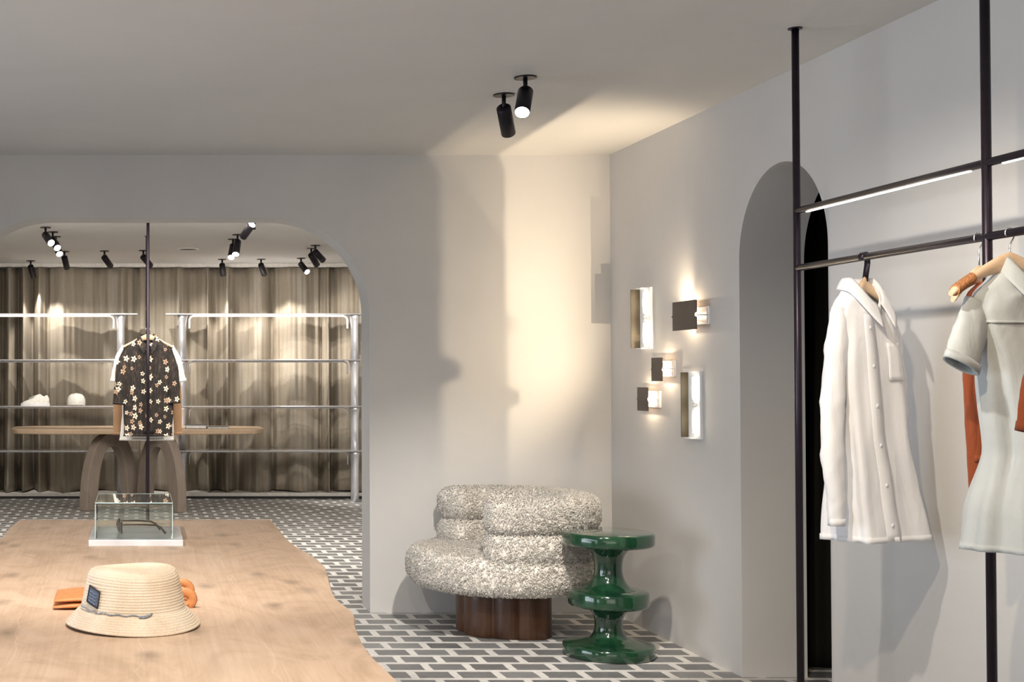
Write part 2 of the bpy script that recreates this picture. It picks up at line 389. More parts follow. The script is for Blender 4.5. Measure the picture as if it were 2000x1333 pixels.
# ------------------------------------------------------------ curtains
def curtain(x0, x1, y, z0, z1, amp, name, mat, label, along='x', seed=1, wl=.19, nx=900):
    rnd = random.Random(seed); ks = []; x = x0; ph = 0
    knots = []
    while x < x1 + .5:
        knots.append((x, ph, amp * rnd.uniform(.45, 1.25))); x += wl * rnd.choice((.22, .35, .5, .9, 1.5, 1.9)) * rnd.uniform(.8, 1.2); ph += math.pi
    def fy(x, t):
        ph, a = interp(knots, x)
        bot = (1 - t) ** 3
        return a * (.75 + .45 * bot) * math.sin(ph + .5 * bot * math.sin(x * 7)) + .013 * math.sin(x * 43 + 2 * t + 2 * math.sin(x * 5)) + .003 * math.sin(x * 103) + .03 * bot * math.sin(x * 11 + 1)
    rows = []; nz = 26
    for j in range(nz + 1):
        t = j / nz; row = []
        for i in range(nx + 1):
            x = lerp(x0, x1, i / nx); yy = y + fy(x, t)
            z = lerp(z0 + (.012 * math.sin(x * 9) if j == 0 else 0), z1, t)
            row.append((x, yy, z) if along == 'x' else (yy, x, z))
        rows.append(row)
    b = MB().grid(rows); o = b.build(name, mat, solid=.006)
    return prop(o, label, 'curtain')
curtain(-3.3, .02, 14.45, .065, ZC - .045, .14, 'curtain', M['linen'], 'taupe linen curtain hanging behind the left shelf unit with the sneaker', seed=5, wl=.22)
curtain(.02, 3.2, 14.45, .065, ZC - .045, .14, 'curtain', M['linen'], 'taupe linen curtain hanging behind the right empty shelf unit', seed=21, wl=.20)
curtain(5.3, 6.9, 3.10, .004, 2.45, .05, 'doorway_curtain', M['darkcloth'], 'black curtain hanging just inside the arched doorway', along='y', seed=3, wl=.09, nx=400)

# ------------------------------------------------------------ spotlights
def spotlight(px, py, ex, ey, lit, label, group, toward=False, L=.16, r=.031, power=0, stem=.055):
    p = P(px, py, z=ZC - .003)
    t = empty('ceiling_spotlight', (p.x, p.y, ZC), label, 'spotlight', group)
    s = F / p.y
    top = Vector((0, 0, -stem))
    # barrel direction: the end point lies on the photographed ray, L away from the stem
    S0 = Vector((p.x, p.y, ZC)) + top
    eye = Vector((0, 0, EYE)); rd = (P(ex, ey, Y=5.0) - eye).normalized()
    m_ = (S0 - eye).dot(rd); perp = (eye + rd * m_ - S0).length
    q_ = math.sqrt(max(0, L * L - perp * perp)); tt = m_ - q_ if (lit or toward) else m_ + q_
    d = (eye + rd * tt - S0).normalized()
    MB().lathe([(.045, -.006), (.045, 0)], 32).build('mounting_plate', M['black'], t)
    MB().cyl((0, 0, -stem - .02), (0, 0, 0), .009, 12).build('stem', M['black'], t)
    st = top - d * .012 + Vector((0, 0, -.01))
    if lit == 2:
        d = Vector((.06, -.115, .085)).normalized(); st = top - d * (L - .03) + Vector((-.035, -.02, .0))
    b = MB().lathe([(0.001, 0), (r * .86, 0), (r, .005), (r, L - .002), (r * .93, L), (r * .9, L - .012), (.001, L - .012)], 32, st, False, True, d)
    brl = b.build('barrel', M['black'], t)
    if lit:
        MB().lathe([(.0005, 0), (r * .5, .003), (r * .93, -.002), (r * .93, -.008), (.0005, -.008)], 28, st + d * (L - .001), False, True, d).build('lens', M['lens_on'], brl)
    else:
        MB().lathe([(.0005, 0), (r * .88, 0)], 24, st + d * (L - .010), False, True, d).build('lens', M['lens_off'], brl)
    if power:
        q = Vector((p.x, p.y, ZC)) + st + d * (L + .012)
        light('spot_beam', 'SPOT', q, power * 3.8, NEUT, Vector((q.x + d.x * 2, 14.4, .90)), spot_size=R(78), spot_blend=.45, shadow_soft_size=.02)
G1 = 'black ceiling spotlights in the front room'; G2 = 'black ceiling spotlights in the back room'
spotlight(1026, 152, 1019, 219, True, 'lit black ceiling spotlight above the boucle chair, its bulb showing', G1, L=.145, power=0)
spotlight(984, 186, 994, 261, False, 'black ceiling spotlight above the boucle chair, turned away and unlit', G1, L=.15)
SP = [(89, 445, 101, 474, 1, 'lit spotlight nearest in the left cluster seen through the arch', 0),
      (103, 454, 113, 484, 1, 'lit spotlight second in the left cluster seen through the arch', 0),
      (109, 463, 117, 496, 1, 'lit spotlight lowest in the left cluster seen through the arch', 0),
      (126, 492, 131, 523, 0, 'dark spotlight just right of the left lit cluster, aimed at the curtain', 14),
      (60, 510, 66, 541, 0, 'dark spotlight farthest left against the curtain', 12),
      (204, 491, 217, 520, 0, 'tilted dark spotlight between the left cluster and the central pole', 14),
      (280, 490, 295, 519, 0, 'dark spotlight partly hidden behind the central pole', 14),
      (497, 431, 487, 440, 2, 'lit spotlight highest under the arch, its lens turned up toward the viewer', 0),
      (464, 459, 460, 497, 1, 'lit spotlight front of the close pair right of the central pole', 0),
      (455, 468, 451, 503, 1, 'lit spotlight rear of the close pair right of the central pole', 0),
      (434, 507, 436, 537, 0, 'upright dark spotlight in front of the curtain left of centre bay', 12),
      (510, 507, 517, 536, 0, 'dark spotlight in front of the middle of the right curtain', 14),
      (588, 505, 601, 531, 1, 'lit spotlight low on the right, in front of the curtain', 0),
      (608, 486, 620, 518, 0, 'dark spotlight left of the overlapping pair at the arch corner', 14),
      (616, 480, 632, 508, 0, 'dark spotlight right of the overlapping pair at the arch corner', 14)]
for a in SP: spotlight(a[0], a[1], a[2], a[3], a[4], a[5], G2, power=a[6])
pv = P(367, 487, z=ZC)
v = empty('ceiling_vent', (pv.x, pv.y, ZC), 'flat round flush vent in the back room ceiling', 'vent')
MB().lathe([(.09, -.004), (.115, -.004), (.115, 0), (.09, 0), (.09, -.004)], 40, cap=False).build('ring', M['white'], v)
MB().lathe([(.0005, -.002), (.09, -.002)], 40, cap=False).build('grille', M['brown'], v)

# ------------------------------------------------------------ wall lamps
def tall_sconce(x0, x1, xf, y0, y1, label):
    a = P(x0, (y0 + y1) / 2, X=XR); b = P(x1, (y0 + y1) / 2, X=XR); Yf, Yn = a.y, b.y
    zt = P((x0 + x1) / 2, y0, X=XR).z; zb = P((x0 + x1) / 2, y1, X=XR).z; h = zt - zb; zc = (zt + zb) / 2
    xo = P(xf, HOR, Y=Yf).x
    t = empty('tall_wall_lamp', (XR, (Yf + Yn) / 2, zb), label, 'wall lamp', 'bent metal wall lamps'); o = -Vector(t.location)
    MB().box(o + Vector((XR - .007, (Yf + Yn) / 2, zc)), (.014, Yf - Yn, h)).build('back_plate', M['white'], t, bevel=.002)
    MB().box(o + Vector(((XR + xo) / 2, Yf + .003, zc)), (XR - xo, .005, h * .96)).build('side_flap', M['brownin'], t, bevel=.001)
    yb = Yf - .094
    for s in (-1, 1):
        MB().box(o + Vector((XR - .026, (Yf + Yn) / 2 + .02, zc + s * (h / 2 - .003))), (.026, (Yf - Yn) * .55, .004)).build('end_cap', M['white'], t)
        MB().lathe([(.001, -h * .17), (.008, -h * .16), (.010, 0), (.008, h * .16), (.001, h * .17)], 16, o + Vector((XR - .024, yb, zc + s * h * .245)), False).build('bulb', M['tubelamp'], t)
        MB().cyl(o + Vector((XR - .024, yb, zc + s * .003)), o + Vector((XR - .024, yb, zc + s * .012)), .008).build('lamp_holder', M['white'], t)
tall_sconce(1255, 1275, 1233, 562, 682, 'tall upper wall lamp with a glowing tube, leftmost of the five')
tall_sconce(1350, 1373, 1330, 725, 858, 'tall lower wall lamp with a glowing tube, beside the doorway')
def small_sconce(x0, x1, y0, y1, off, fx0, fx1, fy0, fy1, yled, lean, power, beam, label):
    """wall plate between pixels x0..x1; the square flap stands `off` in front of the lamp, parallel to the wall"""
    a = P(x0, (y0 + y1) / 2, X=XR); b = P(x1, (y0 + y1) / 2, X=XR); Yf, Yn = a.y, b.y
    zt = P((x0 + x1) / 2, y0, X=XR).z; zb = P((x0 + x1) / 2, y1, X=XR).z; h = zt - zb; zc = (zt + zb) / 2
    t = empty('small_wall_lamp', (XR, (Yf + Yn) / 2, zb), label, 'wall lamp', 'bent metal wall lamps'); o = -Vector(t.location)
    XF = 2.59 - off
    MB().box(o + Vector((XR - .006, (Yf + Yn) / 2, zc)), (.012, Yf - Yn, h)).build('back_plate', M['white'], t, bevel=.001)
    # raised wedge on the plate, narrow toward the flap
    b_ = MB(); ya, yb = Yf + .005, Yn + .02
    q = [(XR - .012, ya, -.006), (XR - .012, ya, .006), (XR - .012, yb, h / 2 - .006), (XR - .012, yb, -h / 2 + .006),
         (XR - .017, ya, -.005), (XR - .017, ya, .005), (XR - .015, yb, h / 2 - .006), (XR - .015, yb, -h / 2 + .006)]
    b_.add([o + Vector((x, y, zc + z)) for x, y, z in q], [(0, 1, 2, 3), (4, 7, 6, 5), (0, 4, 5, 1), (1, 5, 6, 2), (2, 6, 7, 3), (3, 7, 4, 0)])
    y_f = P(fx0, 737, X=XF).y; y_n = P(fx1, 737, X=XF).y
    zt_ = P((fx0 + fx1) / 2, fy0, X=XF).z; zb_ = P((fx0 + fx1) / 2, fy1, X=XF).z; hh = zt_ - zb_; zm = (zt_ + zb_) / 2
    b_.cyl(o + Vector((XR - .012, y_n + .012, zc)), o + Vector((XF + .001, y_n + .012, zc)), .003, 10)
    b_.build('arm', M['white'], t)
    def pt(u, v, dx): return o + Vector((XF + dx, lerp(y_n, y_f, u) + lean * (v - .5), zm + (v - .5) * hh))
    outl = [(0, 0), (0, .42), (.07, .45), (.10, .5), (.07, .55), (0, .58), (0, .98), (.05, 1), (1, 1), (1, .54), (1.04, .52), (1.04, .48), (1, .46), (1, 0)]
    MB().prism(outl, lambda u, v: pt(u, v, -.002), lambda u, v: pt(u, v, .001)).build('pivoting_flap', M['brown'], t)
    c = Vector((2.59, yled, zm))
    MB().cyl(o + Vector((XR, yled, zm)), o + c + Vector((.004, 0, 0)), .007, 12).build('lamp_holder', M['white'], t)
    MB().box(o + c + Vector((.003, 0, 0)), (.002, .006, .006)).build('bulb', M['bulb'], t)
    light('wall_lamp_light', 'POINT', c, 1.8, WARM, shadow_soft_size=.0015)
    light('wall_lamp_beam', 'SPOT', c, power, WARM, c + Vector(beam), spot_size=R(122), spot_blend=.9, shadow_soft_size=.0015)
small_sconce(1358, 1390, 600, 634, .044, 1315, 1362, 588, 645, 6.25, .0, 33, (-.55, .42, .60), 'largest square-flapped wall lamp, upper right beside the doorway arch')
small_sconce(1291, 1321, 705, 736, .049, 1273, 1294, 699, 745, 6.545, .0, 22, (-.70, .50, .36), 'small square-flapped wall lamp with a leaning flap, at the centre of the group')
small_sconce(1263, 1292, 764, 796, .040, 1245, 1266, 757, 803, 6.758, .0, 13, (-.80, .46, .34), 'small square-flapped wall lamp, lowest on the left')

# ------------------------------------------------------------ garment racks
def rack(name, X, Ys, label, zu, zl, group, leds=True, along=True):
    t = empty(name, (X, Ys[0], 0), label, 'clothes rack', group)
    for y in Ys:
        MB().cyl((0, y - Ys[0], 0), (0, y - Ys[0], ZC), .0125, 20).build('post', M['rack'], t)
        MB().lathe([(.024, 0), (.024, .004)], 24, (0, y - Ys[0], ZC - .004)).build('ceiling_flange', M['rack'], t)
        MB().lathe([(.024, 0), (.024, .004)], 24, (0, y - Ys[0], 0)).build('floor_flange', M['rack'], t)
    for z, nm in ((zu, 'upper_rail'), (zl, 'hanging_rail')):
        rl = MB().cyl((0, min(Ys) - Ys[0], z), (0, max(Ys) - Ys[0], z), .0115, 18).build(nm, M['rack'], t)
        if nm == 'upper_rail': up = rl
    if leds:
        ys = sorted(Ys)
        for a, b in zip(ys, ys[1:]):
            o = MB().box((0, (a + b) / 2 - Ys[0], zu - .0122), (.007, (b - a) - .14, .003)).build('led_strip', M['led'], up)
    return t
pr1 = P(1553, 55, z=ZC); XK = pr1.x; Y1 = pr1.y
Y2 = F * XK / (1931 - PX)
ZU = P(1564, 412, Y=Y1).z; ZL = P(1563, 524, Y=Y1).z
rack('garment_rack', XK, [Y1, Y2, Y2 - (Y1 - Y2)], 'dark metal rack with two rails in front of the right wall, holding the white shirt', ZU, ZL, 'floor-to-ceiling garment racks')
pc = P(289, 434, z=ZC)
rack('garment_rack', pc.x, [pc.y, pc.y + 1.05], 'dark metal pole rack seen end-on through the arch, behind the glass case', ZU, ZL, 'floor-to-ceiling garment racks')

# ------------------------------------------------------------ garments
def hanger(X, Y, z, a, w, label, wood=M['beech'], hookmat='chrome', wrap=False, flat_hook=False, drop=.075, rail_r=.0115, slope=.055):
    """hook rests on the rail at (X,Y,z)"""
    t = empty('clothes_hanger', (X, Y, z + rail_r), label, 'hanger', rz=a)
    r = rail_r + .003; zz = -rail_r
    pts = [(r * math.cos(k) , 0, zz + r * math.sin(k)) for k in np.linspace(R(-35), R(180), 14)]
    pts = [(-p[0], 0, p[2]) for p in pts]
    pts += [(r * .95, 0, zz - .012), (.004, 0, zz - .026), (0, 0, zz - .035), (0, 0, -drop - .006)]
    if flat_hook:
        q = [(p[0], p[2]) for p in pts[:14]] + [(r, zz - .02), (.002, -drop - .002)]
        rows = [[Vector((x, -.0095, zv)), Vector((x, .0095, zv))] for x, zv in q]
        MB().grid(rows).build('hook', M['rack'], t, solid=.003)
    else:
        MB().tube(pts, .0022, 8).build('hook', M[hookmat], t)
    # shaped wooden body
    rows = []
    for i in range(29):
        u = -1 + 2 * i / 28; x = u * w
        zc = -drop - slope * (abs(u) ** 1.3) * 1.2 - .012; hh = lerp(.026, .011, min(1, abs(u) * 1.5)) * (1 if abs(u) < .97 else .6)
        yy = -.022 * abs(u) ** 2; dd = lerp(.008, .013, abs(u)) * (1 if abs(u) < .97 else .6)
        rows.append([(x, yy + dd * math.cos(k), zc + hh * math.sin(k)) for k in np.linspace(0, 2 * math.pi, 14, endpoint=False)])
    arms = MB().grid(rows, closed_u=True, caps=True).build('wooden_arms', wood, t)
    if wrap:
        rows = []
        for i in range(40):
            u = -.93 + .30 * i / 39; x = u * w
            zc = -drop - slope * (abs(u) ** 1.3) * 1.2 - .012; rr = .0155 + .0018 * math.sin(i * 2.3)
            yy = -.022 * u * u
            rows.append([(x, yy + rr * math.cos(k), zc + rr * .95 * math.sin(k)) for k in np.linspace(0, 2 * math.pi, 14, endpoint=False)])
        MB().grid(rows, closed_u=True, caps=True).build('rattan_wrap', M['rattan'], arms)
    return t

def torso_pts(rows, nz=60, na=72, fold=1.0, seed=0, dip=0):
    """rows: (z, cx, cy, hw, hd). returns grid, and a surface function"""
    rnd = random.Random(seed); ph = [rnd.uniform(0, 6.28) for _ in range(8)]
    z0, z1 = rows[0][0], rows[-1][0]
    tab = sorted([(-r[0],) + tuple(r[1:]) for r in rows])
    def surf(z, th):
        cx, cy, hw, hd = interp(tab, -z); zin = z
        t = (z0 - z) / (z0 - z1)
        if dip: z = z - dip * max(0, -math.sin(th)) ** 1.5 * math.exp(-((z0 - z) / .055) ** 1.3)
        e = .82
        c, s = math.cos(th), math.sin(th)
        x = hw * math.copysign(abs(c) ** e, c); y = hd * math.copysign(abs(s) ** e, s)
        f = fold * (t ** .8) * (.020 * math.sin(5 * th + ph[0] + 1.2 * t) + .012 * math.sin(9 * th + ph[1] - 2 * t) + .007 * math.sin(16 * th + ph[2] + 3 * t))
        f += fold * .004 * math.sin(7 * th + ph[3] + 16 * t)
        k = 1 + f / max(.05, .5 * (hw + hd))
        return Vector((cx + x * k, cy + y * k * (1 + 3 * abs(f)), z))
    return surf, [[surf(lerp(z0, z1, j / nz), 2 * math.pi * i / na) for i in range(na)] for j in range(nz + 1)]

def garment(name, X, Y, z, a, label, cat, mat, rows, sleeves, collar=None, placket=None, pocket=None, hem=True, fold=1.0, seed=0, group=None, buttons=0, bmat=None, yoke=False, dip=.085):
    t = empty(name, (X, Y, z), label, cat, group, rz=a)
    surf, g = torso_pts(rows, fold=fold, seed=seed, dip=dip if collar else 0)
    MB().grid(g, closed_u=True).build('body', mat, t, solid=.003)
    for path, r0, fl in sleeves:
        pts = []; rad = []
        N_ = 30; wk = .25 if len(path) < 5 else .8
        tab = [(i / (len(path) - 1),) + tuple(p) for i, p in enumerate(path)]
        b = MB(); gg = []
        rnd = random.Random(seed + 5 + len(gg))
        C = [Vector(interp(tab, k / N_)[:3]) for k in range(N_ + 1)]; W = [interp(tab, k / N_)[3] for k in range(N_ + 1)]
        for i, c in enumerate(C):
            d = (C[min(i + 1, N_)] - C[max(i - 1, 0)]).normalized()
            sd = Vector((0, 1, 0)); ax = sd.cross(d).normalized()
            row = []
            for k in range(28):
                th = 2 * math.pi * k / 28
                wr = 1 + wk * (.07 * math.sin(i * .9 + 2 * th + seed) + .05 * math.sin(i * 1.9 - th * 3)) + .03 * math.sin(5 * th + i * .3)
                row.append(c + ax * W[i] * math.cos(th) * wr + sd * W[i] * fl * math.sin(th) * wr)
            gg.append(row)
        slv = b.grid(gg, closed_u=True).build('sleeve', mat, t, solid=.003)
        # cuff / hem band
        e = gg[-1]; cc = C[-1]; dd = (C[-1] - C[-3]).normalized()
        cuff = [[cc + (p - cc) * 1.05 - dd * q for p in e] for q in (.022, 0)]
        MB().grid(cuff, closed_u=True).build('cuff', mat, slv, solid=.005)
    th0 = -math.pi / 2
    if hem:
        zb = rows[-1][0]
        band = [[surf(zb + q, 2 * math.pi * k / 72) for k in range(72)] for q in (.018, 0)]
        c0 = Vector((rows[-1][1], rows[-1][2], 0))
        band = [[Vector((c0.x + (p.x - c0.x) * 1.012, c0.y + (p.y - c0.y) * 1.02, p.z - .001)) for p in r] for r in band]
        MB().grid(band, closed_u=True).build('hem', mat, t, solid=.004)
    if placket is not None:
        zt, zb, dth = placket; gg = []
        for j in range(30):
            zz = lerp(zt, zb, j / 29); gg.append([surf(zz, th0 + dth + q) + Vector((0, -.003, 0)) for q in (-.16, 0, .16)])
        plk = MB().grid(gg).build('placket', mat, t, solid=.003)
        for k in range(buttons):
            zz = lerp(zt - .05, zb + .05, k / max(1, buttons - 1)); p = surf(zz, th0 + dth) + Vector((0, -.006, 0))
            MB().lathe([(.0005, 0), (.006, 0), (.006, .002), (.0005, .002)], 14, p, False, True, Vector((0, -1, 0))).build('button', bmat or mat, plk)
    if pocket is not None:
        zt, zb, ta, tb = pocket
        gg = [[surf(lerp(zt, zb, j / 8), lerp(ta, tb, i / 8)) + Vector((0, -.005, 0)) for i in range(9)] for j in range(9)]
        MB().grid(gg).build('pocket', mat, t, solid=.003)
    if yoke:
        gg = [[surf(yoke - q, lerp(math.pi * 1.03, math.pi * 1.97, i / 40)) * 1.0 + Vector((0, -.003, 0)) for i in range(41)] for q in (0, .007)]
        MB().grid(gg).build('chest_seam', mat, t, solid=.004)
    if collar:
        zc, hw, hd, hh, flap, cx, cy = collar
        def nl(th, q, up, out):
            sn = math.sin(th); f = max(0, -sn)
            return Vector((cx + (hw + out) * math.cos(th), cy + (hd + out) * sn * 1.0 - .006 * f, zc + up - dip * f ** 1.5))
        ths = np.linspace(R(-80), R(260), 49)
        gg = [[nl(th, 0, 0, .002) for th in ths], [nl(th, 0, hh * .6, .001) for th in ths], [nl(th, 0, hh, .003) for th in ths]]
        for q in range(1, 7):
            u = q / 6; row = []
            for i, th in enumerate(ths):
                s = abs(i - 24) / 24
                row.append(nl(th, 0, hh * (1 + .12 * math.sin(u * math.pi)) - u * (hh * 1.15 + flap * s ** 2.5), .004 + u * (.016 + .012 * s)) + Vector((-.012 * u * s ** 3 * math.copysign(1, -math.cos(th)), -.010 * u * s, 0)))
            gg.append(row)
        MB().grid(gg).build('collar', mat, t, solid=.0025)
    return t

# white shirt on the front rack
AW = R(25)
YW = F * XK / (1690 - PX)
hw_ = hanger(XK, YW, ZL, AW, .068, 'pale wooden hanger with a flat black hook, holding the white shirt', flat_hook=True, drop=.088, slope=.05)
zt = ZL - .085
garment('long_sleeved_shirt', XK - .01, YW, zt, AW, 'white long-sleeved shirt with a collar hanging on the right-hand rack', 'shirt', M['shirtw'],
        [(0, 0, 0, .045, .045), (-.03, .0, 0, .070, .045), (-.065, .0, 0, .105, .046), (-.10, .002, 0, .125, .050), (-.25, .012, 0, .140, .060), (-.45, .02, 0, .142, .070), (-.65, .04, 0, .150, .085), (-.815, .060, 0, .168, .10)],
        [([(-.100, 0, -.085, .030), (-.135, -.01, -.22, .038), (-.165, -.02, -.38, .038), (-.182, -.03, -.54, .036), (-.172, -.035, -.68, .030), (-.172, -.035, -.76, .026)], .05, .75),
         ([(.105, 0, -.085, .030), (.155, .01, -.20, .036), (.19, .02, -.32, .034), (.215, .03, -.42, .030), (.185, .05, -.52, .030), (.165, .06, -.66, .028)], .05, .75)],
        collar=(-.012, .050, .050, .030, .046, 0, 0), placket=(-.09, -.812, -.25), buttons=6, bmat=M['white'], pocket=(-.19, -.31, -math.pi / 2 + .15, -math.pi / 2 + .75), seed=2, fold=.55)

# pale short-sleeved shirt, near, cut by the frame
AG = R(14); YG = F * XK / (1975 - PX)
hanger(XK, YG, ZL, AG, .215, 'beech hanger with a chrome hook and rattan-wrapped end, holding the pale grey shirt', wrap=True, drop=.075, slope=.075)
garment('short_sleeved_shirt', XK, YG, ZL - .085, AG, 'pale grey short-sleeved linen shirt cut off by the right edge of the view', 'shirt', M['shirtg'],
        [(0, .05, 0, .06, .05), (-.035, .045, 0, .10, .05), (-.08, .035, 0, .145, .050), (-.12, .03, 0, .165, .052), (-.28, .06, 0, .145, .075), (-.50, .085, 0, .145, .082), (-.66, .055, 0, .160, .10), (-.755, .055, 0, .170, .108)],
        [([(-.105, 0, -.105, .040), (-.135, -.010, -.16, .046), (-.165, -.018, -.22, .050), (-.190, -.025, -.27, .050)], .06, .5),
         ([(.18, 0, -.095, .04), (.22, .01, -.15, .050), (.25, .02, -.20, .050), (.28, .02, -.25, .050)], .06, .5)],
        collar=(-.01, .062, .052, .034, .05, .05, 0), placket=(-.08, -.73, .0), buttons=5, bmat=M['white'], seed=6, fold=.55, yoke=-.15)
# rust knit behind it
YR = YG + .13
hanger(XK, YR, ZL, R(8), .10, 'beech hanger with a chrome hook, hidden behind the pale grey shirt', drop=.10, slope=.06)
garment('knitted_sweater', XK, YR, ZL - .115, R(8), 'rust-brown knitted sweater behind the pale grey shirt, one sleeve showing', 'sweater', M['rust'],
        [(0, .06, 0, .05, .03), (-.04, .06, 0, .09, .03), (-.09, .06, 0, .11, .035), (-.15, .08, 0, .11, .035), (-.40, .09, 0, .11, .035), (-.50, .09, 0, .11, .035)],
        [([(-.02, 0, -.12, .02), (-.022, 0, -.25, .028), (-.014, 0, -.42, .028), (-.008, 0, -.60, .026)], .04, .6),
         ([(.19, 0, -.10, .03), (.22, 0, -.25, .034), (.23, 0, -.42, .032), (.235, 0, -.555, .03)], .04, .6)], seed=9, fold=.4)
YR2 = 3.2
hanger(XK + .0, YR2, ZL, R(10), .15, 'beech hanger with a chrome hook, nearest on the rack at the right edge', drop=.10, slope=.06)
garment('knitted_sweater', XK, YR2, ZL - .115, R(10), 'rust-brown knitted sweater nearest on the rack, only a sleeve edge at the right border', 'sweater', M['rust'],
        [(0, .06, 0, .06, .04), (-.04, .06, 0, .10, .045), (-.09, .06, 0, .15, .045), (-.3, .07, 0, .15, .05), (-.45, .07, 0, .15, .05)],
        [([(-.10, 0, -.10, .03), (-.15, 0, -.20, .036), (-.185, 0, -.30, .036), (-.205, 0, -.40, .032)], .04, .6),
         ([(.16, 0, -.10, .035), (.21, 0, -.2, .04), (.23, 0, -.3, .036), (.235, 0, -.36, .03)], .04, .6)], seed=10, fold=.4)

# garments on the far rack, facing the camera
YF = pc.y + .12
def far_shirt(nm, dy, label, cat, mat, rows, sl, dx=0, **kw):
    hanger(pc.x, YF + dy, ZL, 0, .20, {0: 'wooden hanger holding the black floral shirt', 1: 'wooden hanger holding the off-white shirt behind the floral one', 2: 'wooden hanger holding the tan jacket, rearmost on the far rack'}[kw.pop('k')], drop=.06, slope=.07)
    garment(nm, pc.x + dx, YF + dy, ZL - .055, 0, label, cat, mat, rows, sl, seed=int(dy * 100) + 3, **kw)
FR = [(0, 0, 0, .06, .04), (-.05, 0, 0, .13, .045), (-.10, 0, 0, .185, .045), (-.16, 0, 0, .195, .05), (-.45, 0, 0, .18, .06), (-.80, 0, 0, .18, .07)]
far_shirt('floral_shirt', 0, 'black shirt printed with cream flowers, hanging on the far rack', 'shirt', M['floral'], FR,
          [([(-.15, 0, -.10, .04), (-.20, 0, -.25, .055), (-.215, -.005, -.42, .055), (-.225, -.01, -.55, .052)], .05, .6),
           ([(.15, 0, -.10, .04), (.19, 0, -.25, .05), (.205, -.005, -.42, .05), (.21, -.01, -.54, .048)], .05, .6)],
          collar=(-.012, .06, .045, .03, .045, 0, 0), placket=(-.08, -.78, 0), buttons=5, bmat=M['white'], fold=.6, k=0)
far_shirt('off_white_shirt', .11, 'off-white shirt showing at the shoulders behind the floral shirt', 'shirt', M['offw'],
          [(0, 0, 0, .06, .04), (-.05, -.0, 0, .14, .04), (-.085, 0, 0, .205, .04), (-.16, 0, 0, .215, .04), (-.45, 0, 0, .2, .045), (-.84, -.02, 0, .2, .045)],
          [([(-.17, 0, -.085, .04), (-.215, 0, -.18, .05), (-.238, 0, -.28, .05), (-.25, 0, -.37, .05)], .05, .6),
           ([(.17, 0, -.085, .04), (.215, 0, -.18, .05), (.24, 0, -.28, .05), (.262, 0, -.37, .05)], .05, .6)], fold=.5, k=1)
far_shirt('tan_jacket', .22, 'tan jacket hanging behind the floral and off-white shirts', 'jacket', M['tan'],
          [(0, 0, 0, .06, .04), (-.05, 0, 0, .12, .04), (-.10, 0, 0, .19, .04), (-.2, 0, 0, .205, .04), (-.45, 0, 0, .21, .045), (-.78, 0, 0, .21, .05)],
          [([(-.16, 0, -.10, .04), (-.205, 0, -.3, .05), (-.23, 0, -.5, .048), (-.235, 0, -.80, .045)], .05, .6),
           ([(.16, 0, -.10, .04), (.205, 0, -.3, .05), (.23, 0, -.5, .048), (.235, 0, -.80, .045)], .05, .6)], fold=.4, k=2)

# ------------------------------------------------------------ shelf units in the back room
YS = 13.78; SD = .34
zs = [P(500, y, Y=YS).z for y in (612.5, 702.5, 793.5, 880.5)]
def shelf_unit(xa, xb, label):
    """xa, xb pixel positions of the two columns"""
    A = P(xa, 737, Y=YS + .1).x; B = P(xb, 737, Y=YS + .1).x
    t = empty('shelf_unit', ((A + B) / 2, YS + SD / 2, 0), label, 'shelving unit', 'chrome shelving units'); ox = (A + B) / 2; oy = YS + SD / 2
    for X, s in ((A, 1), (B, -1)):
        levels = [zs[0], zs[1], zs[2], zs[3], 0.0]
        for a, b in zip(levels, levels[1:]):
            h = a - b - .012
            prof = [(.048, 0), (.046, .5), (.047, .75), (.056, .92), (.070, 1)]
            rows = []
            for r_, u in prof:
                rows.append([((X - ox) + r_ * math.cos(k) * (1.0 if s * math.cos(k) > 0 else .72), (YS + .11 - oy) + r_ * 1.3 * math.sin(k), b + h * u) for k in np.linspace(0, 2 * math.pi, 28, endpoint=False)])
            MB().grid(rows, closed_u=True, caps=True).build('column', M['alu'], t)
    W = abs(B - A) + .34
    for i, z in enumerate(zs):
        MB().box((0, 0, z - .006), (W, SD, .012)).build('shelf', M['shelfglass'], t, bevel=.002)
        wI = abs(B - A) - .16
        r = (.009, .009, .006, .005)[i]
        zt_ = z - .022
        pts = [(-wI / 2, -.06, zt_ - .13), (-wI / 2, -.06, zt_ - .04), (-wI / 2 + .012, -.06, zt_ - .012), (-wI / 2 + .04, -.06, zt_), (0, -.06, zt_), (wI / 2 - .04, -.06, zt_), (wI / 2 - .012, -.06, zt_ - .012), (wI / 2, -.06, zt_ - .04), (wI / 2, -.06, zt_ - .13)]
        MB().tube(pts, r, 10).build('light_tube', M['led2'] if i < 1 else M['alu'], t)
M['led2'] = glow('shelf_light_tube', (1, .97, .93), .8)
shelf_unit(355, 694, 'empty chrome shelf unit in front of the right curtain')
shelf_unit(-102, 237, 'chrome shelf unit at the left, holding a sneaker and a cap')

